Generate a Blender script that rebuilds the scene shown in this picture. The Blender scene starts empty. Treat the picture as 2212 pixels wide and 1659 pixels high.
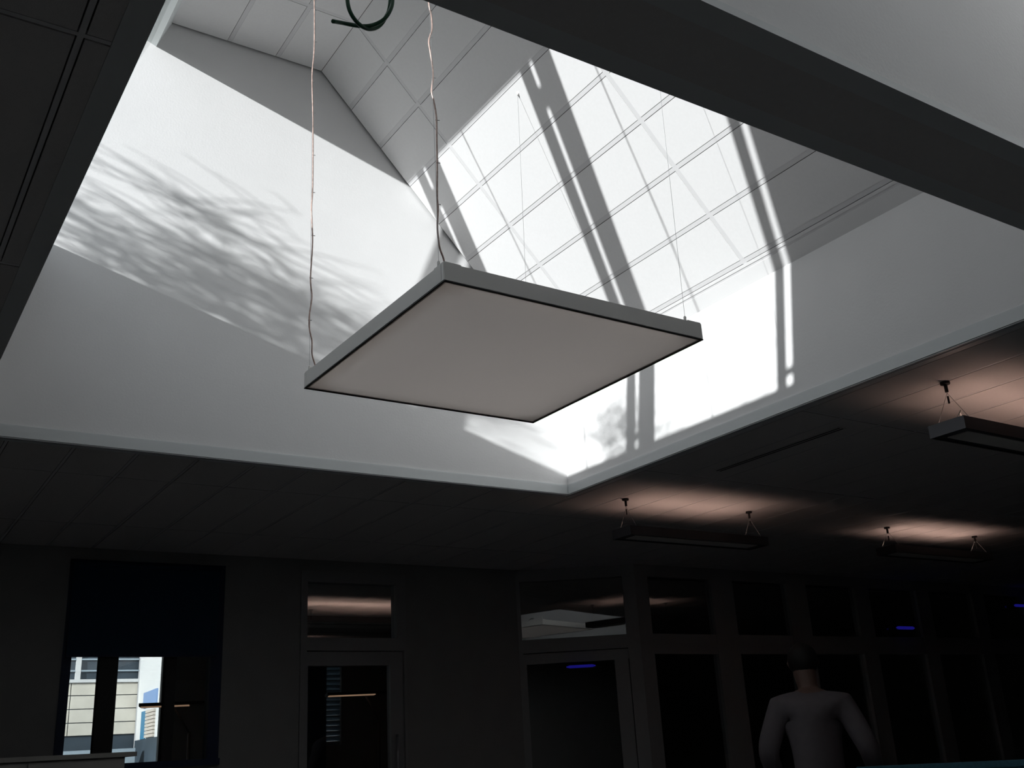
import bpy, bmesh, math, random
from mathutils import Vector, Matrix

scene = bpy.context.scene
COL = scene.collection
random.seed(7)

# ---------------------------------------------------------------- scale
S = 1.49            # metres per plan unit (height of the ceiling above the lens)
EYE = 1.32          # lens height above the floor
FL = -EYE / S       # floor level in plan units
def V(x, y, z): return Vector((S * x, S * y, EYE + S * z))

# ---------------------------------------------------------------- camera
def make_camera():
    yaw, pitch, roll = math.radians(55.9617), math.radians(19.6296), math.radians(-3.283)
    fw = Vector((math.cos(yaw) * math.cos(pitch), math.sin(yaw) * math.cos(pitch), math.sin(pitch)))
    rt = Vector((math.sin(yaw), -math.cos(yaw), 0)); up = rt.cross(fw)
    r2 = math.cos(roll) * rt + math.sin(roll) * up
    u2 = -math.sin(roll) * rt + math.cos(roll) * up
    cd = bpy.data.cameras.new('camera'); c = bpy.data.objects.new('camera', cd); COL.objects.link(c)
    m = Matrix((r2, u2, -fw)).transposed().to_4x4(); m.translation = Vector((0, 0, EYE))
    c.matrix_world = m
    cd.sensor_width = 36; cd.lens = 2200.55 / 2212 * 36; cd.clip_start = .05; cd.clip_end = 500
    scene.camera = c
make_camera()

# ---------------------------------------------------------------- sky, sun, exposure
SUN = Vector((1, .44, -.29)).normalized()
w = bpy.data.worlds.new('world'); scene.world = w; w.use_nodes = True
nt = w.node_tree; nt.nodes.clear()
# pale hazy winter sky: slightly whiter at the horizon than overhead
tcw = nt.nodes.new('ShaderNodeTexCoord'); sx = nt.nodes.new('ShaderNodeSeparateXYZ'); rp = nt.nodes.new('ShaderNodeValToRGB')
rp.color_ramp.elements[0].position = 0; rp.color_ramp.elements[0].color = (.96, .97, 1, 1)
rp.color_ramp.elements[1].position = 1; rp.color_ramp.elements[1].color = (.80, .90, 1, 1)
bg = nt.nodes.new('ShaderNodeBackground'); bg.inputs[1].default_value = .98
ow = nt.nodes.new('ShaderNodeOutputWorld')
nt.links.new(tcw.outputs['Generated'], sx.inputs[0]); nt.links.new(sx.outputs['Z'], rp.inputs[0])
nt.links.new(rp.outputs[0], bg.inputs[0]); nt.links.new(bg.outputs[0], ow.inputs[0])
sd = bpy.data.lights.new('sun', 'SUN'); sd.energy = 6.4; sd.angle = math.radians(.53); sd.color = (.985, .99, 1.0)
so = bpy.data.objects.new('sun', sd); COL.objects.link(so)
so.rotation_euler = SUN.to_track_quat('-Z', 'Y').to_euler(); so.location = (-10, -5, 12)
vs = scene.view_settings
vs.view_transform = 'Standard'; vs.look = 'None'; vs.gamma = 1; vs.use_curve_mapping = False; vs.exposure = .2
scene.cycles.max_bounces = 8; scene.cycles.diffuse_bounces = 5; scene.cycles.transparent_max_bounces = 16
scene.cycles.use_denoising = True; scene.cycles.use_adaptive_sampling = True; scene.cycles.adaptive_threshold = .015; scene.cycles.sample_clamp_indirect = 6
scene.cycles.caustics_reflective = False; scene.cycles.caustics_refractive = False

# ---------------------------------------------------------------- materials
MATS = {}
def mat(name, col, rough=.6, metal=0., noise=0., nscale=40, bump=0., bscale=200, spec=.4, emit=None, estr=0, col2=None):
    if name in MATS: return MATS[name]
    m = bpy.data.materials.new(name); m.use_nodes = True; t = m.node_tree; b = t.nodes['Principled BSDF']
    b.inputs['Base Color'].default_value = (*col, 1); b.inputs['Roughness'].default_value = rough
    b.inputs['Metallic'].default_value = metal; b.inputs['Specular IOR Level'].default_value = spec
    tc = t.nodes.new('ShaderNodeTexCoord')
    if noise or col2:
        n = t.nodes.new('ShaderNodeTexNoise'); n.inputs['Scale'].default_value = nscale; n.inputs['Detail'].default_value = 4
        t.links.new(tc.outputs['Object'], n.inputs['Vector'])
        r = t.nodes.new('ShaderNodeValToRGB')
        c2 = col2 or tuple(max(0, c * (1 - noise)) for c in col)
        r.color_ramp.elements[0].position = .35; r.color_ramp.elements[1].position = .65
        r.color_ramp.elements[0].color = (*c2, 1); r.color_ramp.elements[1].color = (*col, 1)
        t.links.new(n.outputs['Fac'], r.inputs['Fac']); t.links.new(r.outputs['Color'], b.inputs['Base Color'])
    if bump:
        n2 = t.nodes.new('ShaderNodeTexNoise'); n2.inputs['Scale'].default_value = bscale
        t.links.new(tc.outputs['Object'], n2.inputs['Vector'])
        bp = t.nodes.new('ShaderNodeBump'); bp.inputs['Strength'].default_value = bump; bp.inputs['Distance'].default_value = .002
        t.links.new(n2.outputs['Fac'], bp.inputs['Height']); t.links.new(bp.outputs[0], b.inputs['Normal'])
    if emit:
        b.inputs['Emission Color'].default_value = (*emit, 1); b.inputs['Emission Strength'].default_value = estr
    MATS[name] = m; return m

def glass_mat(name, tint, refl):
    m = bpy.data.materials.new(name); m.use_nodes = True; t = m.node_tree; t.nodes.clear()
    o = t.nodes.new('ShaderNodeOutputMaterial'); mx = t.nodes.new('ShaderNodeMixShader')
    tr = t.nodes.new('ShaderNodeBsdfTransparent'); tr.inputs[0].default_value = (*tint, 1)
    g = t.nodes.new('ShaderNodeBsdfGlossy'); g.inputs['Roughness'].default_value = .0
    fr = t.nodes.new('ShaderNodeLayerWeight'); fr.inputs[0].default_value = .5
    mp = t.nodes.new('ShaderNodeMapRange'); mp.inputs['To Min'].default_value = refl; mp.inputs['To Max'].default_value = .9
    pw = t.nodes.new('ShaderNodeMath'); pw.operation = 'POWER'; pw.inputs[1].default_value = 4
    t.links.new(fr.outputs['Facing'], pw.inputs[0]); t.links.new(pw.outputs[0], mp.inputs['Value'])
    t.links.new(mp.outputs[0], mx.inputs[0]); t.links.new(tr.outputs[0], mx.inputs[1]); t.links.new(g.outputs[0], mx.inputs[2])
    t.links.new(mx.outputs[0], o.inputs[0]); MATS[name] = m; return m

def opal_mat(name, col, trans):
    m = bpy.data.materials.new(name); m.use_nodes = True; t = m.node_tree; t.nodes.clear()
    o = t.nodes.new('ShaderNodeOutputMaterial'); mx = t.nodes.new('ShaderNodeMixShader'); mx.inputs[0].default_value = trans
    d = t.nodes.new('ShaderNodeBsdfDiffuse'); d.inputs[0].default_value = (*col, 1)
    tl = t.nodes.new('ShaderNodeBsdfTranslucent'); tl.inputs[0].default_value = (*col, 1)
    tc = t.nodes.new('ShaderNodeTexCoord'); n = t.nodes.new('ShaderNodeTexNoise'); n.inputs['Scale'].default_value = 1.5
    r = t.nodes.new('ShaderNodeValToRGB')
    r.color_ramp.elements[0].color = (*[c * .94 for c in col], 1); r.color_ramp.elements[1].color = (*col, 1)
    t.links.new(tc.outputs['Object'], n.inputs['Vector']); t.links.new(n.outputs['Fac'], r.inputs['Fac'])
    t.links.new(r.outputs[0], tl.inputs[0]); t.links.new(r.outputs[0], d.inputs[0])
    t.links.new(d.outputs[0], mx.inputs[1]); t.links.new(tl.outputs[0], mx.inputs[2]); t.links.new(mx.outputs[0], o.inputs[0])
    MATS[name] = m; return m

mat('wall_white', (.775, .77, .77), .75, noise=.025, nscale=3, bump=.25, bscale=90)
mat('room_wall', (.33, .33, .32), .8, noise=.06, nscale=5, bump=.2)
mat('tile_white', (.78, .775, .775), .85, noise=.02, nscale=60, bump=.25, bscale=260)
mat('tee_white', (.69, .685, .69), .5, noise=.01, nscale=20)
mat('plenum', (.05, .05, .05), .9, noise=.1)
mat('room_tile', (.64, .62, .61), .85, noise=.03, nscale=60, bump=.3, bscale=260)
mat('trim_white', (.66, .685, .69), .5, noise=.01)
mat('frame_white', (.76, .80, .80), .45, noise=.01)
mat('carpet', (.30, .30, .305), .95, noise=.4, nscale=150, bump=.6, bscale=400)
mat('lamp_paint', (.84, .82, .79), .45, noise=.02, nscale=8)
mat('black_rubber', (.015, .015, .016), .6, noise=.1)
mat('steel_wire', (.42, .42, .43), .35, .7, noise=.05)
mat('copper_cable', (.55, .40, .35), .3, .25, noise=.35, nscale=60, spec=.6)
mat('green_conduit', (.022, .095, .05), .35, noise=.25, nscale=25)
mat('alu_dark', (.10, .10, .11), .45, .5, noise=.05)
mat('dark_plastic', (.02, .02, .022), .5, noise=.1)
mat('tube_warm', (1, .8, .7), .5, emit=(1, .66, .54), estr=12, noise=.01)
mat('tube_dim', (1, .8, .6), .5, emit=(1, .60, .38), estr=.28, noise=.01)
mat('diffuser_grey', (.70, .68, .64), .5, noise=.03)
mat('blue_frame', (.012, .025, .075), .5, noise=.1)
mat('blind_navy', (.02, .05, .10), .85, noise=.15, nscale=90, bump=.4, bscale=500)
mat('frame_grey', (.34, .34, .34), .5, noise=.04)
mat('cabinet_grey', (.50, .49, .46), .5, noise=.04, nscale=8)
mat('desk_teal', (.05, .16, .22), .8, noise=.2, nscale=80, bump=.4)
mat('blue_led', (.02, .02, .4), .5, emit=(.05, .04, 1), estr=.10, noise=.01)
mat('skin', (.16, .10, .08), .6, noise=.08, nscale=20)
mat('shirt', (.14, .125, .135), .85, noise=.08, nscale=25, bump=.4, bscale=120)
mat('trousers', (.04, .042, .05), .85, noise=.2, nscale=60)
mat('hair', (.008, .007, .006), .7, noise=.3, nscale=150)
mat('leather', (.015, .013, .012), .4, noise=.2)
mat('bark', (.10, .075, .055), .9, noise=.5, nscale=30, bump=.8, bscale=60)
mat('concrete', (.74, .70, .61), .9, noise=.15, nscale=3, bump=.5, bscale=30)
mat('render_white', (.68, .69, .69), .8, noise=.02, nscale=4)
mat('facade_blue', (.20, .32, .55), .6, noise=.03)
mat('facade_teal', (.05, .20, .34), .6, noise=.05)
mat('facade_beige', (.55, .50, .44), .8, noise=.05)
mat('facade_dark', (.05, .07, .09), .5, noise=.2, nscale=3)
mat('pale_stone', (.36, .44, .50), .8, noise=.1)
mat('ground', (.20, .20, .19), .95, noise=.3, nscale=4, bump=.5)
mat('roof_felt', (.12, .12, .12), .9, noise=.2)
glass_mat('glass_clear', (.97, .98, .975), .05)
glass_mat('glass_room', (.86, .88, .88), .13)
opal_mat('opal', (.87, .775, .72), .45)
M = MATS

# ---------------------------------------------------------------- mesh helpers
def box(bm, lo, hi, f=None):
    """box between two corners; f maps local coordinates to world"""
    x0, y0, z0 = lo; x1, y1, z1 = hi
    co = [(x0, y0, z0), (x1, y0, z0), (x1, y1, z0), (x0, y1, z0), (x0, y0, z1), (x1, y0, z1), (x1, y1, z1), (x0, y1, z1)]
    vs_ = [bm.verts.new(f(*c) if f else c) for c in co]
    for q in ((0, 3, 2, 1), (4, 5, 6, 7), (0, 1, 5, 4), (1, 2, 6, 5), (2, 3, 7, 6), (3, 0, 4, 7)):
        bm.faces.new([vs_[i] for i in q])
    return bm
def B(lo, hi, f=V):
    bm = bmesh.new(); box(bm, lo, hi, f); return bm
def tube(bm, pts, rad, n=8):
    """tube along points (metres); rad is a number or a list"""
    pts = [Vector(p) for p in pts]; k = len(pts)
    rads = rad if isinstance(rad, (list, tuple)) else [rad] * k
    rings = []; ref = None
    for i, p in enumerate(pts):
        d = (pts[min(i + 1, k - 1)] - pts[max(i - 1, 0)]).normalized()
        if ref is None: ref = d.orthogonal().normalized()
        a = (ref - d * ref.dot(d))
        a = a.normalized() if a.length > 1e-6 else d.orthogonal().normalized()
        ref = a; b_ = d.cross(a)
        rings.append([bm.verts.new(p + (a * math.cos(2 * math.pi * j / n) + b_ * math.sin(2 * math.pi * j / n)) * rads[i]) for j in range(n)])
    for i in range(k - 1):
        for j in range(n):
            bm.faces.new((rings[i][j], rings[i][(j + 1) % n], rings[i + 1][(j + 1) % n], rings[i + 1][j]))
    bm.faces.new(list(reversed(rings[0]))); bm.faces.new(rings[-1])
    return bm
def T(pts, rad, n=8): return tube(bmesh.new(), pts, rad, n)
def smooth_path(pts, sub=5):
    P = [Vector(p) for p in pts]; out = []
    for i in range(len(P) - 1):
        p0, p1, p2, p3 = P[max(i - 1, 0)], P[i], P[i + 1], P[min(i + 2, len(P) - 1)]
        for j in range(sub):
            t = j / sub
            out.append(.5 * ((2 * p1) + (p2 - p0) * t + (2 * p0 - 5 * p1 + 4 * p2 - p3) * t * t + (3 * p1 - p0 - 3 * p2 + p3) * t ** 3))
    out.append(P[-1]); return out
def prism(bm, outline, y0, y1, f=V):
    """outline in (x, z), extruded along y"""
    a = [bm.verts.new(f(x, y0, z)) for x, z in outline]; b_ = [bm.verts.new(f(x, y1, z)) for x, z in outline]; n = len(a)
    bm.faces.new(a); bm.faces.new(list(reversed(b_)))
    for i in range(n): bm.faces.new((a[i], b_[i], b_[(i + 1) % n], a[(i + 1) % n]))
    return bm
def mesh_of(name, bm, material, bevel=0., smooth=False):
    bmesh.ops.recalc_face_normals(bm, faces=bm.faces)
    if bevel: bmesh.ops.bevel(bm, geom=list(bm.edges), offset=bevel, segments=2, affect='EDGES', clamp_overlap=True)
    me = bpy.data.meshes.new(name); bm.to_mesh(me); bm.free(); me.materials.append(M[material])
    if smooth:
        for p in me.polygons: p.use_smooth = True
    return me
def link(name, data, parent=None):
    o = bpy.data.objects.new(name, data); COL.objects.link(o)
    if parent is not None:
        o.parent = parent; o.matrix_parent_inverse = Matrix.Translation(parent.location).inverted()
    return o
def obj(name, bm, material, parent=None, bevel=0., smooth=False):
    return link(name, mesh_of(name, bm, material, bevel, smooth), parent)
def tag(o, label, cat, group=None, kind=None):
    o['label'] = label; o['category'] = cat
    if group: o['group'] = group
    if kind: o['kind'] = kind
    return o
def thing(name, label, cat, loc, group=None):
    o = bpy.data.objects.new(name, None); o.empty_display_size = .1; COL.objects.link(o); o.location = loc
    return tag(o, label, cat, group)
def struct(name, bm, material, label, cat, parent=None, bevel=0.):
    o = obj(name, bm, material, parent, bevel); o['kind'] = 'structure'; o['label'] = label; o['category'] = cat
    return o
def sub(name, bm, material, parent, **k): return obj(name, bm, material, parent, **k)

# ---------------------------------------------------------------- main dimensions (plan units)
XL, XR, YN, YF = .2667, 2.5471, 1.0207, 3.3937
SHIFT = .8257 - YF                      # second light well, nearer the camera
RX0, RX1, RY0, RY1 = -.72, 9.6, -2.9, 8.5   # building outline
YW = 5.12
e = .008

# ================================================================ FLOOR AND ROOM SHELL
struct('floor', B((RX0, RY0, FL - .06), (RX1, RY1, FL)), 'carpet', 'dark carpeted office floor below the frame', 'floor')

def ceiling_regions():
    y2n, y2f = YN + SHIFT, YF + SHIFT
    a, b_, c = XL - .016, XR + .016, .016
    return [(RX0, a, RY0, RY1), (b_, RX1, RY0, RY1), (a, b_, RY0, y2n - c), (a, b_, y2f + c, YN - c), (a, b_, YF + c, RY1)]
bm = bmesh.new()
for x0, x1, y0, y1 in ceiling_regions(): box(bm, (x0, y0, 1.009), (x1, y1, 1.035), V)
ceil = struct('ceiling', bm, 'plenum', 'dark suspended office ceiling of narrow planks around the light wells', 'ceiling')
PX, PY = .2013, .8107
gx0, gy0 = 2.80, 2.95
FLG = .042                                 # trim flange on the ceiling
def tile_regions():
    y2f = YF + SHIFT
    return [(RX0 + .01, XL - FLG, .2, 5.1), (XR + FLG, 7.2, .2, 5.1), (XL - FLG, XR + FLG, YF + FLG, 5.1)]
shared = {}
tees = bmesh.new()
def add_tile(x0, x1, y0, y1, parent, material, name='tile'):
    dx, dy = round(x1 - x0, 4), round(y1 - y0, 4)
    key = (dx, dy, material)
    if key not in shared:
        shared[key] = mesh_of('ceiling_tile', B((-dx / 2, -dy / 2, 0), (dx / 2, dy / 2, .005), lambda x, y, z: Vector((S * x, S * y, S * z))), material)
    o = link(name, shared[key], parent); o.location = V((x0 + x1) / 2, (y0 + y1) / 2, 1.0)
G = .007
for rx0, rx1, ry0, ry1 in tile_regions():
    i0 = math.floor((rx0 - gx0) / PX); i1 = math.ceil((rx1 - gx0) / PX)
    j0 = math.floor((ry0 - gy0) / PY); j1 = math.ceil((ry1 - gy0) / PY)
    for i in range(i0, i1):
        for j in range(j0, j1):
            a0, a1 = max(rx0, gx0 + i * PX + G), min(rx1, gx0 + (i + 1) * PX - G)
            b0, b1 = max(ry0, gy0 + j * PY + G), min(ry1, gy0 + (j + 1) * PY - G)
            if a1 - a0 > .02 and b1 - b0 > .02: add_tile(a0, a1, b0, b1, ceil, 'room_tile')
    for i in range(i0, i1 + 1):
        xx = gx0 + i * PX
        if rx0 < xx - G and xx + G < rx1: sub('tee_bar', B((xx - G + .0026, ry0, 1.0005), (xx + G - .0026, ry1, 1.009)), 'tee_white', ceil)
    for j in range(j0, j1 + 1):
        yy = gy0 + j * PY
        if ry0 < yy - G and yy + G < ry1: sub('tee_bar', B((rx0, yy - G + .0026, 1.0008), (rx1, yy + G - .0026, 1.009)), 'tee_white', ceil)
# the plain strip of board between the two wells, and the next room's ceiling
sub('board', B((XL - FLG, YF + SHIFT + FLG, .9975), (XR + FLG, YN - FLG, 1.009)), 'room_tile', ceil)
sub('board', B((RX0 + .01, 5.2, 1.0), (RX1 - .01, RY1 - .01, 1.009)), 'room_tile', ceil)
sub('board', B((7.2, RY0 + .01, 1.0), (RX1 - .01, 5.1, 1.009)), 'room_tile', ceil)

# edge trims of the wells: flange on the ceiling plus a short upstand
tn = [0]
def trims(dy, which):
    y0, y1 = YN + dy, YF + dy
    def L(flange, up, label):
        bm = bmesh.new(); box(bm, *flange, V); box(bm, *up, V); tn[0] += 1
        struct('trim_%d' % tn[0], bm, 'trim_white', label, 'trim', bevel=.005 if which == 'main' and ('far' in label or 'right' in label) else 0.)
    zf, zt = .9975, (1.042 if dy == 0 else 1.0125)
    u = .016
    L(((XL - u, y1 + u, zf), (XR + u, y1 + FLG, 1.008)), ((XL - u, y1, zf), (XR + u, y1 + u, zt)), f'white edge trim along the far side of the {which} light well')
    L(((XR + u, y0 - FLG, zf), (XR + FLG, y1 + FLG, 1.008)), ((XR, y0, zf), (XR + u, y1, zt)), f'white edge trim along the right side of the {which} light well')
    L(((XL - u, y0 - FLG, zf), (XR + u, y0 - u, 1.008)), ((XL - u, y0 - u, zf), (XR + u, y0, zt)), f'edge trim along the near side of the {which} light well')
    L(((XL - FLG, y0 - FLG, zf), (XL - u, y1 + FLG, 1.008)), ((XL - u, y0, zf), (XL, y1, zt)), f'edge trim along the left side of the {which} light well')
trims(0, 'main'); trims(SHIFT, 'second')

# ================================================================ LIGHT WELLS
PKX, PKZ, SL = 1.41, 2.735, 1.083
LEN = math.hypot(1, SL)
TS = Vector((1 / LEN, 0, -SL / LEN)); NS = Vector((SL / LEN, 0, 1 / LEN))
def Q(s, y, h):                              # slope coordinates: down the slope, along y, depth above the surface
    p = Vector((PKX, y, PKZ)) + TS * s + NS * h
    return V(*p)
SB = Vector((.372, 0, 1.712)); WT = Vector((.787, 0, 2.735))
MU = (WT - SB).normalized(); WL = (WT - SB).length; NO = Vector((-MU.z, 0, MU.x))
def WQ(dy):
    def f(w_, y, h):
        p = SB + MU * w_ + NO * h
        return V(p.x, y + dy, p.z)
    return f
GABLE = [(.20, 1.012), (.20, 1.70), (SB.x - .045, 1.722), (WT.x - .052, WT.z + .02), (.80, 2.80), (1.44, 2.80), (2.64, 1.50), (2.64, 1.012)]
wn = [0]
def window_clerestory(dy, which):
    f = WQ(dy); wn[0] += 1
    D = .02
    head = B((.972, YN - .06, 0), (WL + .02, YF + .03, .05), f)
    win = struct('window_%d' % wn[0], head, 'frame_white', f'sloping white framed clerestory window of the {which} light well', 'window')
    def member(name, w0, w1, y0, y1, h0=0., h1=D, m='frame_white'): sub(name, B((w0, y0, h0), (w1, y1, h1), f), m, win)
    member('sill_rail', -.06, 0. if dy == 0 else .17, YN - .06, YF + .03, -.0, .05)  # second well: extra unseen height added to keep sun off its far wall
    member('jamb_panel', 0, .972, YN - .06, 1.158)
    stiles = [(1.190, 1.228), (1.984, 2.034), (2.782, 2.830)]
    mulls = [(1.866, 1.957), (2.664, 2.755)]
    for a, b_ in stiles: member('sash_stile', 0, .972, a, b_)
    for a, b_ in mulls: member('mullion', 0, .972, a, b_)
    for a, b_ in ((1.158, 1.190), (1.957, 1.984), (2.755, 2.782)):
        member('spacer', .885, .925, a, b_); member('spacer', .035, .06, a, b_)
    for a, b_ in ((1.158, 1.866), (1.957, 2.664), (2.755, YF + .02)):
        member('pane', 0, .972, a, b_, .022, .026, 'glass_clear')
    return win

def light_well(dy, which, tiled):
    y0, y1 = YN + dy, YF + dy
    nm = '' if tiled else '_second'
    lab = f'of the {which} light well'
    wf = struct('wall_well_far' + nm, prism(bmesh.new(), GABLE, y1 + e, y1 + e + .06), 'wall_white', f'white gable wall {lab}, streaked by branch shadows' if tiled else 'white shaded wall of the second light well above the dark ceiling strip', 'wall')
    struct('wall_well_near' + nm, prism(bmesh.new(), GABLE, y0 - e - .06, y0 - e), 'wall_white', f'white near gable wall {lab}, hidden by the ceiling strip', 'wall')
    zt = PKZ - SL * (XR + e - PKX)
    struct('wall_well_right' + nm, B((XR + e, y0 - e, 1.012), (XR + e + .05, y1 + e, zt + .03)), 'wall_white', f'white low wall {lab} below the sloped ceiling', 'wall')
    bm = bmesh.new(); box(bm, (XL - e - .05, y0 - e, 1.012), (XL - e, y1 + e, 1.66), V); box(bm, (XL - e - .06, y0 - e, 1.66), (SB.x, y1 + e, 1.712), V)
    struct('wall_well_left' + nm, bm, 'wall_white', f'white wall {lab} under the clerestory window', 'wall')
    # flat strip and slope
    g = .004 if tiled else 0
    h0 = .010 if tiled else 0.
    dark = 'plenum' if tiled else 'tile_white'
    cf = struct('ceiling_flat' + nm, B((WT.x - .03, y0 - e, PKZ + h0), (PKX + .04, y1 + e, PKZ + .06)), dark, f'flat tiled top {lab} beside the slope', 'ceiling')
    bm = bmesh.new(); box(bm, (-.01, y0 - e, h0), (1.72, y1 + e, .06), Q)
    cs = struct('ceiling_sloped' + nm, bm, dark, f'sloped white tiled ceiling {lab}, crossed by mullion shadows', 'ceiling')
    if not tiled: return
    ROW = .2013; TW = .017; GP = .0022
    yj = [1.38, 2.209, 3.040]
    yb = [y0 - e] + yj + [y1 + e - .013]
    def cells(f0, rows, surf, parent, vertical):
        for (s0, s1) in rows:
            for k in range(len(yb) - 1):
                a = yb[k] + (TW / 2 + .0014 if k else 0); b_ = yb[k + 1] - (TW / 2 if k < len(yb) - 2 else 0)
                sub('tile', B((s0, a, 0), (s1, b_, .005), surf), 'tile_white', parent)
    rows = [(k * ROW + (GP if k else .001), (k + 1) * ROW - TW) for k in range(8)]
    cells(None, rows, Q, cs, False)
    for k in range(1, 9): sub('tee_bar', B((k * ROW - TW, y0 - e, .0012), (k * ROW, y1 - .004, .010), Q), 'tee_white', cs)
    for yy in yj: sub('tee_bar', B((.004, yy - TW / 2 + .0004, .0006), (8 * ROW + .004, yy + TW / 2 - .0004, .010), Q), 'tee_white', cs)
    sub('edge_board', B((8 * ROW + GP, y0 - e, 0), (8 * ROW + .013, y1 + e, .010), Q), 'tile_white', cs)
    sub('edge_bead', B((8 * ROW + .013, y0 - e, .0014), (8 * ROW + .023, y1 + e, .010), Q), 'tee_white', cs)
    sub('edge_board', B((8 * ROW + .023, y0 - e, 0), (1.70, y1 + e, .010), Q), 'wall_white', cs)
    FQ = lambda s, y, h: V(PKX - s, y, PKZ + h)
    rows = [(.001, ROW - TW), (ROW + GP, 2 * ROW - TW), (2 * ROW + GP, 3 * ROW + .045)]
    cells(None, rows, FQ, cf, False)
    for k in (1, 2): sub('tee_bar', B((k * ROW - TW, y0 - e, .0012), (k * ROW, y1 - .004, .010), FQ), 'tee_white', cf)
    for yy in yj: sub('tee_bar', B((.004, yy - TW / 2 + .0004, .0006), (3 * ROW, yy + TW / 2 - .0004, .010), FQ), 'tee_white', cf)
light_well(0, 'main', True); window_clerestory(0, 'main')
light_well(SHIFT, 'second', False); window_clerestory(SHIFT, 'second')

# ================================================================ OUTER WALLS
H1 = 1.034
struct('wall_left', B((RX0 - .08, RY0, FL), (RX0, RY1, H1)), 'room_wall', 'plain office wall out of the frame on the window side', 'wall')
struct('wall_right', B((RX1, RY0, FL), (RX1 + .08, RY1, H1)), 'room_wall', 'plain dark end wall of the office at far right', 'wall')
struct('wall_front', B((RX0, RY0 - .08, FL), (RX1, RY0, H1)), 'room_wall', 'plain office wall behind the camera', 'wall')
# back wall with two openings
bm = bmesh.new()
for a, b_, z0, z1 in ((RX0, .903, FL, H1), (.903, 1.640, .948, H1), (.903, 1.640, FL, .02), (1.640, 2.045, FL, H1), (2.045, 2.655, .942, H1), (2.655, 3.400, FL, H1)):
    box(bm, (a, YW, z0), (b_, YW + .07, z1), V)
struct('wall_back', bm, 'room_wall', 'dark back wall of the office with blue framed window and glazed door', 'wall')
# exterior wall of the next room
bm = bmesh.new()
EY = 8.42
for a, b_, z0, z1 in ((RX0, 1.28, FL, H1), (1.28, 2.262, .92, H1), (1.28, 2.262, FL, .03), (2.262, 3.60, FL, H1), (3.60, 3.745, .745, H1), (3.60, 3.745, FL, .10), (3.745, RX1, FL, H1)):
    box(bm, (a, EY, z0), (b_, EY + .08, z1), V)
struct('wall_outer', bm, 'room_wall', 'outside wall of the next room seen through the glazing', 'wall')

# ================================================================ BLUE FRAMED WINDOW AND BLIND
wn[0] += 1
bm = bmesh.new(); box(bm, (.903, YW - .005, .02), (.943, YW + .06, .948), V)
win = struct('window_%d' % wn[0], bm, 'blue_frame', 'blue framed inside window with a navy blind half drawn', 'window')
sub('jamb', B((1.583, YW - .005, .02), (1.640, YW + .06, .948)), 'blue_frame', win)
sub('head', B((.943, YW - .005, .905), (1.583, YW + .06, .948)), 'blue_frame', win)
sub('sill', B((.903, YW - .03, .0), (1.640, YW + .06, .03)), 'blue_frame', win)
sub('mullion', B((1.068, YW + .005, .03), (1.153, YW + .05, .905)), 'dark_plastic', win)
sub('mullion', B((1.374, YW + .005, .03), (1.423, YW + .05, .905)), 'dark_plastic', win)
for a, b_ in ((.943, 1.068), (1.153, 1.374), (1.423, 1.583)): sub('pane', B((a, YW + .025, .03), (b_, YW + .028, .905)), 'glass_room', win)
bl = thing('roller_blind', 'dark navy roller blind half lowered over the blue framed window', 'blind', V(1.25, YW - .02, .498))
sub('fabric', B((.915, YW - .022, .505), (1.605, YW - .019, .935)), 'blind_navy', bl)
sub('bottom_bar', B((.915, YW - .026, .498), (1.605, YW - .015, .507)), 'blue_frame', bl)
sub('roller_tube', T([V(.915, YW - .03, .925), V(1.605, YW - .03, .925)], .02, 12), 'blind_navy', bl, smooth=True)

# ================================================================ GLAZED DOOR WITH TRANSOM
fr = bmesh.new(); box(fr, (2.045, YW - .012, FL), (2.080, YW + .06, .942), V)
dr = struct('door_1', fr, 'frame_grey', 'grey framed glazed door with a transom light showing a warm lit ceiling', 'door')
sub('jamb', B((2.600, YW - .012, .595), (2.655, YW + .06, .942)), 'frame_grey', dr)
sub('jamb', B((2.640, YW - .012, FL), (2.655, YW + .06, .595)), 'frame_grey', dr)
sub('head', B((2.080, YW - .012, .885), (2.600, YW + .06, .942)), 'frame_grey', dr)
sub('transom_bar', B((2.080, YW - .012, .530), (2.640, YW + .06, .597)), 'frame_grey', dr)
sub('transom_pane', B((2.080, YW + .02, .597), (2.600, YW + .023, .885)), 'glass_room', dr)
leaf = sub('leaf', B((2.083, YW, .455), (2.637, YW + .045, .525)), 'frame_grey', dr)
sub('stile', B((2.083, YW, FL + .01), (2.092, YW + .045, .455)), 'frame_grey', leaf)
sub('stile', B((2.562, YW, FL + .01), (2.637, YW + .045, .455)), 'frame_grey', leaf)
sub('kick_rail', B((2.092, YW, FL + .01), (2.562, YW + .045, FL + .14)), 'frame_grey', leaf)
sub('pane', B((2.092, YW + .02, FL + .14), (2.562, YW + .023, .455)), 'glass_room', leaf)
sub('handle', T([V(2.585, YW - .03, -.16), V(2.585, YW - .03, .10)], .012, 10), 'steel_wire', leaf, smooth=True)

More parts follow.
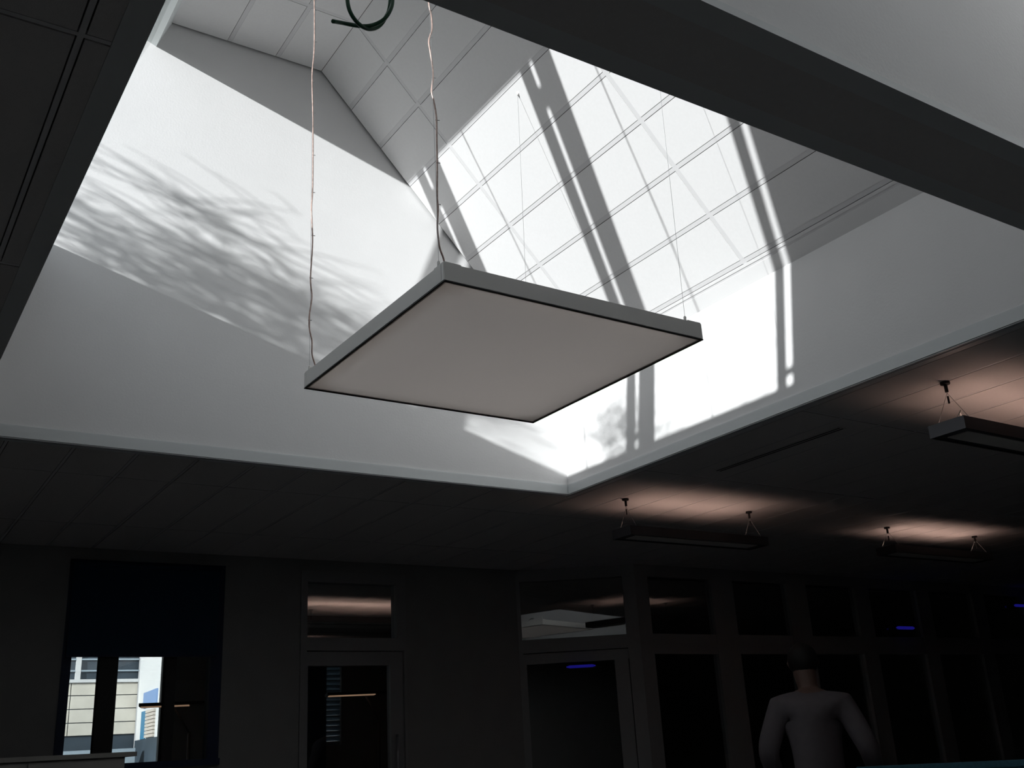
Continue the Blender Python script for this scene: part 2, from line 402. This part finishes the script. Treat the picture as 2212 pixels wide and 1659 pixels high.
# ================================================================ ANGLED GLAZED SCREEN AND LONG GLAZED SCREEN
A0, A1 = Vector((3.400, 5.12, 0)), Vector((3.985, 4.712, 0))
AD = (A1 - A0).normalized(); AL = (A1 - A0).length; AN = Vector((-AD.y, AD.x, 0))
def AF(u, d, z):
    p = A0 + AD * u + AN * d
    return V(p.x, p.y, z)
wn[0] += 1
bm = bmesh.new(); box(bm, (0, 0, FL), (.022, .05, 1.0), AF)
w3 = struct('window_%d' % wn[0], bm, 'frame_grey', 'angled glazed screen with transom mirroring the bright light well', 'window')
sub('post', B((AL - .075, 0, FL), (AL, .05, 1.0), AF), 'frame_grey', w3)
sub('head', B((.022, 0, .93), (AL - .075, .05, 1.0), AF), 'frame_grey', w3)
sub('transom_bar', B((.022, 0, .515), (AL - .075, .05, .592), AF), 'frame_grey', w3)
sub('door_head', B((.022, .004, .452), (AL - .075, .045, .510), AF), 'frame_grey', w3)
sub('door_stile', B((.022, .004, FL), (.040, .045, .452), AF), 'frame_grey', w3)
sub('door_stile', B((AL - .16, .004, FL), (AL - .08, .045, .452), AF), 'frame_grey', w3)
sub('pane', B((.022, .022, .592), (AL - .075, .025, .93), AF), 'glass_room', w3)
sub('pane', B((.040, .022, FL + .05), (AL - .16, .025, .452), AF), 'glass_room', w3)
wn[0] += 1
YG = 4.712
bm = bmesh.new(); box(bm, (3.985, YG, FL), (4.085, YG + .05, 1.0), V)
w4 = struct('window_%d' % wn[0], bm, 'frame_grey', 'long dark glazed screen behind the walking person', 'window')
posts = [3.985, 4.60, 5.285, 5.97, 6.655, 7.34, 8.02, 8.71, 9.40]
for k, xx in enumerate(posts[1:]): sub('post', B((xx, YG, FL), (xx + (.19 if k < 2 else .15), YG + .05, 1.0)), 'frame_grey', w4)
xs = [4.085] + [v for k, xx in enumerate(posts[1:]) for v in (xx, xx + (.19 if k < 2 else .15))]
for k in range(0, len(xs) - 1, 2):
    a, b_ = xs[k], xs[k + 1]
    sub('transom_bar', B((a, YG + .002, .475), (b_, YG + .048, .592)), 'frame_grey', w4)
    sub('head', B((a, YG + .002, .93), (b_, YG + .048, 1.0)), 'frame_grey', w4)
    sub('pane', B((a, YG + .022, .592), (b_, YG + .025, .93)), 'glass_room', w4)
    sub('pane', B((a, YG + .022, FL), (b_, YG + .025, .475)), 'glass_room', w4)

# ================================================================ THE BIG SQUARE PENDANT LAMP
def square_lamp():
    s, h, zb = .8024, .048, 1.0015
    ang = math.radians(.706); ca, sa = math.cos(ang), math.sin(ang)
    O = Vector((1.053, 1.8086, 0))
    def F(u, v, z): return V(O.x + u * ca - v * sa, O.y + u * sa + v * ca, zb + z)
    L = thing('pendant_lamp', 'large square white panel lamp hanging in the light well on four thin wires', 'lamp', F(s / 2, s / 2, 0))
    t = .012
    for lo, hi in (((0, 0), (s, t)), ((0, s - t), (s, s)), ((0, t), (t, s - t)), ((s - t, t), (s, s - t))):
        sub('frame_side', B((*lo, .0026), (*hi, h), F), 'lamp_paint', L, bevel=.002)
    g_ = .0034
    for lo, hi in (((0, 0), (s, g_)), ((0, s - g_), (s, s)), ((0, g_), (g_, s - g_)), ((s - g_, g_), (s, s - g_))):
        sub('shadow_gap', B((lo[0], lo[1], 0), (hi[0], hi[1], .0026), F), 'black_rubber', L)
    for u, v in ((0, 0), (s - .05, 0), (0, s - .05), (s - .05, s - .05)):
        sub('corner_plate', B((u + .002, v + .002, h), (u + .048, v + .048, h + .003), F), 'lamp_paint', L)
    # opal sheet, slightly sagging
    bm = bmesh.new(); n = 12; g = []
    for i in range(n + 1):
        for j in range(n + 1):
            a, b_ = i / n, j / n
            sag = .0030 * (4 * a * (1 - a)) * (4 * b_ * (1 - b_))
            g.append(bm.verts.new(F(g_ + (s - 2 * g_) * a, g_ + (s - 2 * g_) * b_, .0024 - sag)))
    for i in range(n):
        for j in range(n):
            bm.faces.new((g[i * (n + 1) + j], g[(i + 1) * (n + 1) + j], g[(i + 1) * (n + 1) + j + 1], g[i * (n + 1) + j + 1]))
    sub('diffuser', bm, 'opal', L, smooth=True)
    # wires
    ends = [((1.063, 1.848), (1.060, 1.848, PKZ)), ((1.055, 2.600), (1.050, 2.600, PKZ)),
            ((1.816, 1.838), (1.830, 1.834, PKZ - SL * (1.830 - PKX))), ((1.822, 2.592), (1.8435, 2.583, PKZ - SL * (1.8435 - PKX)))]
    zt = zb + h + .003
    for (bx, by), (tx, ty, tz) in ends:
        top = V(tx, ty, tz)
        sub('wire', T([V(bx, by, zt), top], .0008, 6), 'steel_wire', L)
        sub('wire_gripper', T([V(bx, by, zt - .004), V(bx, by, zt + .016), V(bx, by, zt + .019)], [.006, .006, .003], 10), 'lamp_paint', L, smooth=True)
        sub('ceiling_anchor', T([top, top - Vector((0, 0, .014))], [.007, .004], 10), 'lamp_paint', L, smooth=True)
    # power cables clipped along two of the wires
    cabN = [(1.064, 1.848, 2.73), (1.060, 1.849, 2.4), (1.067, 1.847, 2.1), (1.055, 1.85, 1.95), (1.060, 1.85, 1.81), (1.066, 1.85, 1.77), (1.067, 1.85, 1.727), (1.057, 1.85, 1.688), (1.060, 1.85, 1.654), (1.064, 1.85, 1.62), (1.065, 1.85, 1.579), (1.060, 1.85, 1.537), (1.065, 1.85, 1.512), (1.071, 1.85, 1.467), (1.070, 1.85, 1.401), (1.069, 1.85, 1.336), (1.066, 1.85, 1.247), (1.067, 1.85, 1.21), (1.065, 1.852, 1.161), (1.071, 1.856, 1.114), (1.082, 1.858, 1.086), (1.090, 1.858, 1.04)]
    cabL = [(1.051, 2.6, 2.73), (1.047, 2.602, 2.55), (1.054, 2.6, 2.36), (1.056, 2.6, 2.177), (1.050, 2.6, 2.069), (1.055, 2.6, 1.897), (1.057, 2.6, 1.664), (1.054, 2.6, 1.583), (1.059, 2.6, 1.474), (1.054, 2.6, 1.35), (1.059, 2.6, 1.29), (1.052, 2.6, 1.229), (1.053, 2.6, 1.185), (1.061, 2.6, 1.15), (1.063, 2.602, 1.107), (1.075, 2.605, 1.073), (1.08, 2.605, 1.035)]
    for pts, dz in ((cabN, .12), (cabL, .14)):
        P = smooth_path([V(*p) for p in pts], 6)
        sub('power_cable', T(P, .0035, 8), 'copper_cable', L, smooth=True)
        z = pts[-1][2] + .18
        while z < 2.6:
            near = min(P, key=lambda q: abs(q.z - V(0, 0, z).z))
            sub('cable_tie', T([near + Vector((-.005, 0, 0)), near + Vector((.011, -.003, .001))], .0016, 6), 'steel_wire', L)
            z += dz
square_lamp()

# ================================================================ COILED GREEN CONDUIT
con = [[0.504, 1.17, 1.0395], [0.5283, 1.1804, 1.0526], [0.5504, 1.183, 1.0589], [0.5688, 1.1759, 1.0615], [0.5827, 1.1642, 1.0674], [0.5913, 1.157, 1.0804], [0.5994, 1.1597, 1.1066], [0.6039, 1.1704, 1.1475], [0.5949, 1.1808, 1.1772], [0.5706, 1.183, 1.1777], [0.5432, 1.1754, 1.1453], [0.5261, 1.1637, 1.0989], [0.5229, 1.157, 1.0683], [0.531, 1.1597, 1.053], [0.549, 1.1704, 1.0508], [0.5697, 1.1808, 1.0584], [0.5868, 1.183, 1.0719], [0.5949, 1.1754, 1.0868], [0.5971, 1.1637, 1.1043], [0.6, 1.155, 1.185], [0.605, 1.12, 1.25], [0.605, 1.06, 1.29], [0.605, 1.01, 1.295]]
tag(obj('coiled_cable', T(smooth_path([V(*p) for p in con], 6), .0047, 12), 'green_conduit', smooth=True), 'dark green cable coiled with a loose end at the top edge of the light well', 'cable')

# ================================================================ SUSPENDED UPLIGHTS
def uplight(x0, x1, yc, zb, label, group, loop=False, energy='tube_warm', ztop=1.0, hw=.062, lips=True):
    L = thing('uplight', label, 'lamp', V((x0 + x1) / 2, yc, zb), group)
    hgt, t = .040, .006
    for lo, hi in (((x0, yc - hw), (x1, yc - hw + t)), ((x0, yc + hw - t), (x1, yc + hw)), ((x0, yc - hw + t), (x0 + t, yc + hw - t)), ((x1 - t, yc - hw + t), (x1, yc + hw - t))):
        sub('frame_side', B((*lo, zb), (*hi, zb + hgt)), 'alu_dark', L)
    sub('bottom_frame', B((x0 + t, yc - hw + t, zb + .004), (x1 - t, yc + hw - t, zb + .008)), 'alu_dark', L)
    sub('diffuser', B((x0 + .05, yc - .035, zb + .0015), (x1 - .05, yc + .035, zb + .004)), 'diffuser_grey', L)
    for sg in ((-1, 1) if lips else ()): sub('cutoff_lip', B((x0 + t, yc + (-hw + t if sg < 0 else .030), zb + hgt - .006), (x1 - t, yc + (-.030 if sg < 0 else hw - t), zb + hgt - .003)), 'alu_dark', L)  # unseen dark lips added over the tray to narrow the ceiling pool
    sub('tube', T([V(x0 + .07, yc, zb + .018), V(x1 - .07, yc, zb + .018)], .009, 10), energy, L, smooth=True)
    for xx in (x0 + .04, x1 - .04):
        top = V(xx, yc, ztop)
        sub('wire', T([V(xx, yc - hw + t, zb + hgt), V(xx, yc, (zb + hgt + ztop) / 2 + .03), top], .0011, 6), 'steel_wire', L)
        sub('wire', T([V(xx, yc + hw - t, zb + hgt), V(xx, yc, (zb + hgt + ztop) / 2 + .03)], .0011, 6), 'steel_wire', L)
        sub('ceiling_clip', T([top, top - Vector((0, 0, .012)), top - Vector((0, 0, .013)), top - Vector((0, 0, .05))], [.022, .022, .008, .008], 10), 'black_rubber', L)
        sub('ferrule', T([top - Vector((0, 0, .07)), top - Vector((0, 0, .105))], .0045, 8), 'black_rubber', L)
    if loop:
        c = V(x0 + .09, yc, zb + .05)
        sub('cable', T([c + Vector((.05 * math.cos(a), .02 * math.sin(2 * a), .05 * math.sin(a))) for a in [k * .3 for k in range(20)]], .0025, 6), 'diffuser_grey', L, smooth=True)
uplight(2.800, 3.635, 3.370, .828, 'dark suspended uplight below the far corner of the light well', 'suspended uplights')
uplight(4.610, 5.470, 3.395, .855, 'dark suspended uplight farthest along the office ceiling', 'suspended uplights')
uplight(2.765, 3.660, 1.745, .828, 'dark suspended uplight cut by the right picture edge', 'suspended uplights', True)
uplight(2.35, 3.65, 6.62, .868, 'dark uplight in the next room seen through the door transom', 'suspended uplights', lips=False)

# slot diffuser in the ceiling
sdf = thing('slot_diffuser', 'dark linear air slot set in the ceiling beside the light well', 'air vent', V(2.893, 2.535, 1.0))
sub('frame', B((2.872, 2.22, .9985), (2.914, 2.85, 1.0002)), 'room_tile', sdf)
for xx in (2.884, 2.902): sub('slot', B((xx - .004, 2.225, .9978), (xx + .004, 2.845, .9986)), 'black_rubber', sdf)

# ================================================================ FLOOR LAMPS IN THE NEXT ROOM
def floor_lamp(cx, cy, z, length, rot, label, polex):
    L = thing('floor_lamp', label, 'lamp', V(cx, cy, FL), 'office floor lamps in the next room')
    c, s_ = math.cos(rot), math.sin(rot)
    def F(u, v, zz): return V(cx + u * c - v * s_, cy + u * s_ + v * c, zz)
    hl = length / 2
    head = sub('head', B((-hl, -.10, z + .008), (hl, .10, z + .026), F), 'dark_plastic', L)
    for v in (-.085, -.03): sub('tube', B((-hl + .01, v - .006, z + .002), (hl - .09, v + .006, z + .009), F), 'tube_dim', head)
    sub('pole', T([F(polex, .05, FL + .02), F(polex, .05, z - .14)], .014, 10), 'alu_dark', L, smooth=True)
    sub('arm', T([F(polex, .05, z - .15), F(polex - .10, .0, z + .012)], .010, 8), 'alu_dark', L, smooth=True)
    sub('base', B((polex - .12, -.08, FL), (polex + .12, .18, FL + .02), F), 'dark_plastic', L, bevel=.004)
floor_lamp(1.768, 6.40, .334, .37, math.radians(-18), 'dark office floor lamp glowing behind the blue framed window', .10)
floor_lamp(2.957, 6.40, .372, .40, math.radians(-18), 'dark office floor lamp with two lit strips seen through the door', .15)

# louvred window in the next room
wn[0] += 1
bm = bmesh.new(); box(bm, (3.60, EY - .01, .735), (3.745, EY + .03, .75), V)
lw = struct('window_%d' % wn[0], bm, 'blue_frame', 'narrow louvred window far behind the glazed door', 'window')
sub('pane', B((3.60, EY + .05, .10), (3.745, EY + .053, .735)), 'glass_room', lw)
for k in range(16):
    z = .115 + k * .0415
    bm = bmesh.new()
    box(bm, (3.602, -.003, -.0225), (3.743, .003, .0225), lambda x, y, zz, z=z: V(x, EY + .03 + y * .8 - zz * .55, z + zz * .83 + y * .5))
    sub('slat', bm, 'pale_stone', lw)
tag(obj('wall_panel', B((3.36, EY - .03, FL), (3.595, EY - .004, .80)), 'blind_navy'), 'dark navy panel on the far wall seen through the glazed door', 'panel')
wn[0] += 1
bm = bmesh.new(); box(bm, (1.28, EY + .01, .03), (1.31, EY + .06, .92), V)
ow_ = struct('window_%d' % wn[0], bm, 'dark_plastic', 'outside window of the next room looking onto the concrete facade', 'window')
sub('jamb', B((2.235, EY + .01, .03), (2.262, EY + .06, .92)), 'dark_plastic', ow_)
sub('pane', B((1.31, EY + .03, .03), (2.235, EY + .033, .92)), 'glass_clear', ow_)

# ================================================================ CABINET, DIVIDER, BLUE INDICATORS
cab = thing('storage_cabinet', 'pale office cabinet along the wall under the blue framed window', 'cabinet', V(.40, 4.78, FL))
ct = .070
sub('top', B((-.40, 4.60, ct - .018), (1.135, 4.98, ct)), 'cabinet_grey', cab)
sub('body', B((-.38, 4.63, FL), (1.095, 4.97, ct - .018)), 'cabinet_grey', cab)
for k in range(4):
    a = -.375 + k * .3675
    d_ = sub('door', B((a, 4.618, FL + .05), (a + .36, 4.630, ct - .024)), 'cabinet_grey', cab)
    sub('handle', B((a + (.31 if k % 2 == 0 else .04), 4.608, -.35), (a + (.32 if k % 2 == 0 else .05), 4.618, -.25)), 'alu_dark', d_)
dv = thing('desk_divider', 'low teal desk divider screen at the bottom right edge', 'divider', (4.3, 2.52, 0))
d0, d1 = Vector((3.855, 3.185, 0)), Vector((4.80, 1.865, 0)); dd = (d1 - d0).normalized(); dn = Vector((-dd.y, dd.x, 0))
def DF(u, v, z):
    p = d0 + dd * u + dn * v
    return Vector((p.x, p.y, z))
dl = (d1 - d0).length
sub('fabric_panel', B((.02, -.012, .35), (dl - .02, .012, 1.135), DF), 'desk_teal', dv)
sub('top_rail', B((0, -.018, 1.135), (dl, .018, 1.16), DF), 'desk_teal', dv)
sub('post', B((0, -.018, 0), (.02, .018, 1.135), DF), 'frame_grey', dv); sub('post', B((dl - .02, -.018, 0), (dl, .018, 1.135), DF), 'frame_grey', dv)
for u in (.0, dl - .04): sub('foot', B((u, -.25, 0), (u + .04, .25, .02), DF), 'frame_grey', dv)
def led(x, y, z, wd, label):
    L = thing('indicator_light', label, 'light', V(x, y, z), 'small blue indicator lights')
    bm = T([V(x - wd / 2, y, z), V(x - wd / 2 + .02, y, z), V(x + wd / 2 - .02, y, z), V(x + wd / 2, y, z)], [.006, .016, .016, .006], 12)
    sub('lens', bm, 'blue_led', L, smooth=True)
    sub('housing', B((x - wd / 2, y + .006, z - .014), (x + wd / 2, y + .014, z + .014)), 'dark_plastic', L)
led(6.44, YG - .016, .655, .20, 'small blue glowing light on the glazed screen right of the person')
led(7.98, YG - .016, .850, .24, 'small blue glowing light at the far right picture edge')
pl = A0 + AD * .36 + AN * .012
L3 = thing('indicator_light', 'small blue glowing light on the angled glazed screen', 'light', V(pl.x, pl.y, .425), 'small blue indicator lights')
sub('lens', T([AF(.27, -.002, .425), AF(.29, -.002, .425), AF(.42, -.002, .425), AF(.44, -.002, .425)], [.004, .012, .012, .004], 12), 'blue_led', L3, smooth=True)
sub('housing', B((.27, .002, .415), (.44, .022, .435), AF), 'dark_plastic', L3)

# ================================================================ PERSON
def person():
    base = Vector((4.73, 4.16, 0))
    f = Vector((.75, .66, 0)).normalized(); r = Vector((f.y, -f.x, 0))
    def P(x, y, z): return base + r * x + f * y + Vector((0, 0, z))
    root = thing('person', 'person in a pale shirt seen from behind walking into the dark office', 'person', base)
    def skin(name, verts, edges, rads, m, lvl=2, rootv=0):
        me = bpy.data.meshes.new(name); me.from_pydata([tuple(P(*v)) for v in verts], edges, []); me.update()
        o = link(name, me, root); me.materials.append(M[m])
        sk_ = o.modifiers.new('skin', 'SKIN'); sk_.use_smooth_shade = True
        for i, rr in enumerate(rads):
            v = me.skin_vertices[0].data[i]; v.radius = rr if isinstance(rr, tuple) else (rr, rr); v.use_root = (i == rootv)
        ss = o.modifiers.new('subd', 'SUBSURF'); ss.levels = lvl; ss.render_levels = lvl
        return o
    # body: pelvis, spine, neck, head, arms with hands, legs
    v = [(0, 0, .95), (0, .0, 1.12), (0, .03, 1.34), (0, .06, 1.47), (0, .09, 1.54), (-.01, .13, 1.62), (-.01, .15, 1.71), (-.01, .15, 1.78),
         (-.18, .05, 1.45), (-.27, -.02, 1.22), (-.24, .16, 1.06), (-.22, .22, 1.03), (-.20, .29, 1.01),
         (.18, .05, 1.45), (.27, -.02, 1.22), (.30, .18, 1.08), (.305, .24, 1.06), (.30, .31, 1.05),
         (-.10, 0, .88), (-.11, .02, .50), (-.11, -.03, .09), (-.12, .10, .04), (.10, 0, .88), (.11, .06, .50), (.11, .12, .09), (.12, .25, .04)]
    ed = [(0, 1), (1, 2), (2, 3), (3, 4), (4, 5), (5, 6), (6, 7), (3, 8), (8, 9), (9, 10), (10, 11), (11, 12), (3, 13), (13, 14), (14, 15), (15, 16), (16, 17),
          (0, 18), (18, 19), (19, 20), (20, 21), (0, 22), (22, 23), (23, 24), (24, 25)]
    rd = [(.14, .10), (.135, .095), (.15, .10), (.11, .085), .052, (.072, .085), (.074, .09), (.045, .055), .055, .042, .030, (.036, .018), (.03, .014), .055, .042, .030, (.036, .018), (.03, .014), .085, .058, .042, .035, .085, .058, .042, .035]
    skin('body', v, ed, rd, 'skin')
    # fingers
    for hx, hy, hz, sx in ((-.20, .29, 1.01, 1), (.30, .31, 1.05, -1)):
        for k, (off, ln) in enumerate(((-.027, .060), (-.009, .072), (.009, .068), (.027, .052))):
            q = [P(hx + off, hy - .005, hz), P(hx + off * 1.1, hy + ln * .5, hz - .006), P(hx + off * 1.1, hy + ln * .9, hz - .030)]
            sub('finger', T(smooth_path(q, 3), .008, 8), 'skin', root, smooth=True)
        q = [P(hx + sx * .030, hy - .045, hz + .005), P(hx + sx * .050, hy - .015, hz), P(hx + sx * .050, hy + .015, hz - .012)]
        sub('thumb', T(smooth_path(q, 3), .009, 8), 'skin', root, smooth=True)
    # ears and nose
    for s_ in (-1, 1): sub('ear', T([P(-.01 + s_ * .074, .14, 1.67), P(-.01 + s_ * .082, .135, 1.70), P(-.01 + s_ * .078, .14, 1.725)], [.006, .012, .006], 8), 'skin', root, smooth=True)
    sub('nose', T([P(-.01, .235, 1.71), P(-.01, .255, 1.675), P(-.01, .24, 1.665)], [.007, .013, .008], 8), 'skin', root, smooth=True)
    # hair cap
    bm = bmesh.new(); bmesh.ops.create_uvsphere(bm, u_segments=20, v_segments=12, radius=1)
    bmesh.ops.delete(bm, geom=[q for q in bm.verts if q.co.z < -.88 or (q.co.y > .35 and q.co.z < .35)], context='VERTS')
    for q in bm.verts: q.co = P(-.01 + q.co.x * .088, .142 + q.co.y * .105, 1.715 + q.co.z * .100)
    sub('hair', bm, 'hair', root, smooth=True)
    # shirt
    v = [(0, 0, .90), (0, 0, 1.12), (0, .03, 1.34), (0, .06, 1.47), (0, .085, 1.515), (-.18, .05, 1.45), (-.275, -.02, 1.22), (-.245, .14, 1.08), (.18, .05, 1.45), (.275, -.02, 1.22), (.30, .155, 1.095)]
    ed = [(0, 1), (1, 2), (2, 3), (3, 4), (3, 5), (5, 6), (6, 7), (3, 8), (8, 9), (9, 10)]
    skin('shirt', v, ed, [(.175, .125), (.165, .12), (.175, .125), (.135, .105), (.068, .066), .078, .064, .052, .078, .064, .052], 'shirt')
    v = [(0, 0, .98), (0, 0, .90), (-.10, 0, .84), (-.11, .02, .50), (-.11, -.03, .10), (.10, 0, .84), (.11, .06, .50), (.11, .12, .10)]
    skin('trousers', v, [(0, 1), (1, 2), (2, 3), (3, 4), (1, 5), (5, 6), (6, 7)], [(.16, .115), (.165, .12), .105, .078, .068, .105, .078, .068], 'trousers', rootv=1)
    for x, y in ((-.115, .03), (.115, .18)):
        sub('shoe', B((x - .045, y - .12, 0), (x + .045, y + .16, .075), P), 'leather', root, bevel=.03, smooth=True)
person()

# ================================================================ OUTSIDE
struct('ground', B((-40, -40, FL - .25), (60, 60, FL - .07)), 'ground', 'paved ground outside the building', 'ground')

def bare_tree(bx, by, crown, label, seed, nl, nt, group='bare trees outside the clerestory'):
    """crown: list of (x, y, z, ry, rz, weight) blobs in plan units"""
    rnd = random.Random(seed)
    base = V(bx, by, FL - .07)
    root = thing('tree', label, 'tree', base, group)
    top = V(bx, by, 1.75)
    tr_ = smooth_path([base, base.lerp(top, .35) + Vector((.05, .03, 0)), base.lerp(top, .7) + Vector((-.04, .02, 0)), top], 5)
    sub('trunk', T(tr_, [.075 - .035 * i / (len(tr_) - 1) for i in range(len(tr_))], 10), 'bark', root, smooth=True)
    limbs = bmesh.new(); twigs = bmesh.new()
    tot = sum(c[5] for c in crown)
    for cx, cy, cz, ry, rz, wgt in crown:
        for k in range(max(2, round(nl * wgt / tot))):
            st = tr_[rnd.randint(len(tr_) // 2, len(tr_) - 1)]
            en = V(cx + rnd.gauss(0, .10), cy + rnd.gauss(0, ry * .6), cz + rnd.gauss(0, rz * .6))
            mid = st.lerp(en, .5) + Vector((rnd.gauss(0, .08), rnd.gauss(0, .08), .12))
            lp = smooth_path([st, mid, en], 6)
            tube(limbs, lp, [.008 - .0060 * i / (len(lp) - 1) for i in range(len(lp))], 6)
            for q in range(max(1, round(nt / nl))):
                s0 = lp[rnd.randint(len(lp) // 2, len(lp) - 1)]
                a = rnd.uniform(0, 2 * math.pi); ln = rnd.uniform(.20, .50)
                up = rnd.uniform(-.2, .6)
                d = Vector((math.cos(a) * .6, math.sin(a), up)).normalized() * ln
                p = [s0, s0 + d * .5 + Vector((0, 0, .03)), s0 + d - Vector((0, 0, .05 * ln))]
                tp = smooth_path(p, 3)
                tube(twigs, tp, [.0040 - .0023 * i / (len(tp) - 1) for i in range(len(tp))], 4)
                for q2 in range(3):
                    s1 = tp[rnd.randint(1, len(tp) - 1)]; a2 = rnd.uniform(0, 2 * math.pi)
                    d2 = Vector((math.cos(a2) * .6, math.sin(a2), rnd.uniform(-.4, .7))).normalized() * rnd.uniform(.10, .28)
                    tube(twigs, [s1, s1 + d2 * .55 + Vector((0, 0, .015)), s1 + d2], [.0026, .0022, .0016], 4)
    sub('limbs', limbs, 'bark', root, smooth=True)
    t_ = sub('twigs', twigs, 'bark', root, smooth=True); t_['kind'] = 'stuff'
TX = -1.15
def on_tree(y, z): return y + .44 * (TX + 1.2), z - .29 * (TX + 1.2)     # slide back along the sun's rays
def crown(*b): return [(TX, *on_tree(y, z), ry, rz, wt) for y, z, ry, rz, wt in b]
bare_tree(TX - .1, 2.20, crown((2.42, 2.36, .09, .07, 5), (2.28, 2.36, .07, .07, 4), (2.17, 2.37, .05, .06, 3), (2.56, 2.33, .06, .07, 2.5), (2.47, 2.58, .05, .08, 1.5), (2.06, 2.27, .04, .05, 2)),
          'bare tree with dense twigs outside the clerestory, nearer the gable wall', 3, 26, 520)
bare_tree(TX - .15, 1.05, crown((1.50, 2.30, .07, .10, 4), (1.36, 2.28, .05, .10, 3), (1.10, 2.20, .03, .06, .7), (.66, 2.15, .03, .04, .6)),
          'smaller bare tree outside the clerestory, farther from the gable wall', 11, 14, 120)

# concrete facade opposite
FB = 16.0
fac = thing('office_building', 'pale concrete panel building with a dark window band outside', 'building', V(1.0, FB, FL))
sub('core', B((-6, FB + .03, FL - .07), (3.90, FB + 1.5, 5.0)), 'facade_dark', fac)
zs = [.485, .660, .845, 1.03, 1.205]
for k in range(4):
    for a, b_ in ((-2.0, .9), (.9, 2.98), (2.98, 3.90)):
        sub('panel', B((a + .006, FB, zs[k] + .006), (b_ - .006, FB + .04, zs[k + 1] - .006)), 'concrete', fac)
sub('joint_backing', B((-2.0, FB + .02, .485), (3.90, FB + .032, 1.205)), 'facade_dark', fac)
sub('window_sill', B((-2.0, FB - .04, 1.205), (3.90, FB + .04, 1.25)), 'render_white', fac)
for xx in (-.6, .9, 3.02): sub('window_post', B((xx, FB - .01, 1.25), (xx + .07, FB + .03, 2.2)), 'render_white', fac)
for zz in (1.36, 1.52): sub('window_rail', B((-2.0, FB - .005, zz), (3.90, FB + .03, zz + .02)), 'pale_stone', fac)
sub('parapet', B((-2.0, FB, 2.2), (3.90, FB + .04, 3.2)), 'concrete', fac)
tag(obj('garden_wall', B((-2.0, FB - .9, FL - .07), (3.70, FB - .75, .275)), 'pale_stone'), 'low pale wall in front of the concrete building', 'wall')
# white wing
wg = thing('white_building', 'bright sunlit white building wing with blue panels outside', 'building', V(3.6, 13, FL))
def WG(u, d, z):
    p = Vector((3.90, 15.95, 0)) + Vector((-.07, -1, 0)).normalized() * u + Vector((1, -.07, 0)).normalized() * d
    return V(p.x, p.y, z)
sub('wall', B((0, 0, .39), (6.5, .6, 5.0), WG), 'render_white', wg)
sub('base', B((0, -.01, FL - .07), (6.5, .6, .39), WG), 'facade_dark', wg)
sub('blue_panel', B((.52, -.02, .80), (1.46, .02, 1.01), WG), 'facade_blue', wg)
sub('blue_strip', B((.45, -.02, .39), (.75, .02, .76), WG), 'facade_teal', wg)
for k in range(8): sub('slat', B((.80, -.03, .40 + k * .046), (1.38, .02, .437 + k * .046), WG), 'facade_beige', wg)
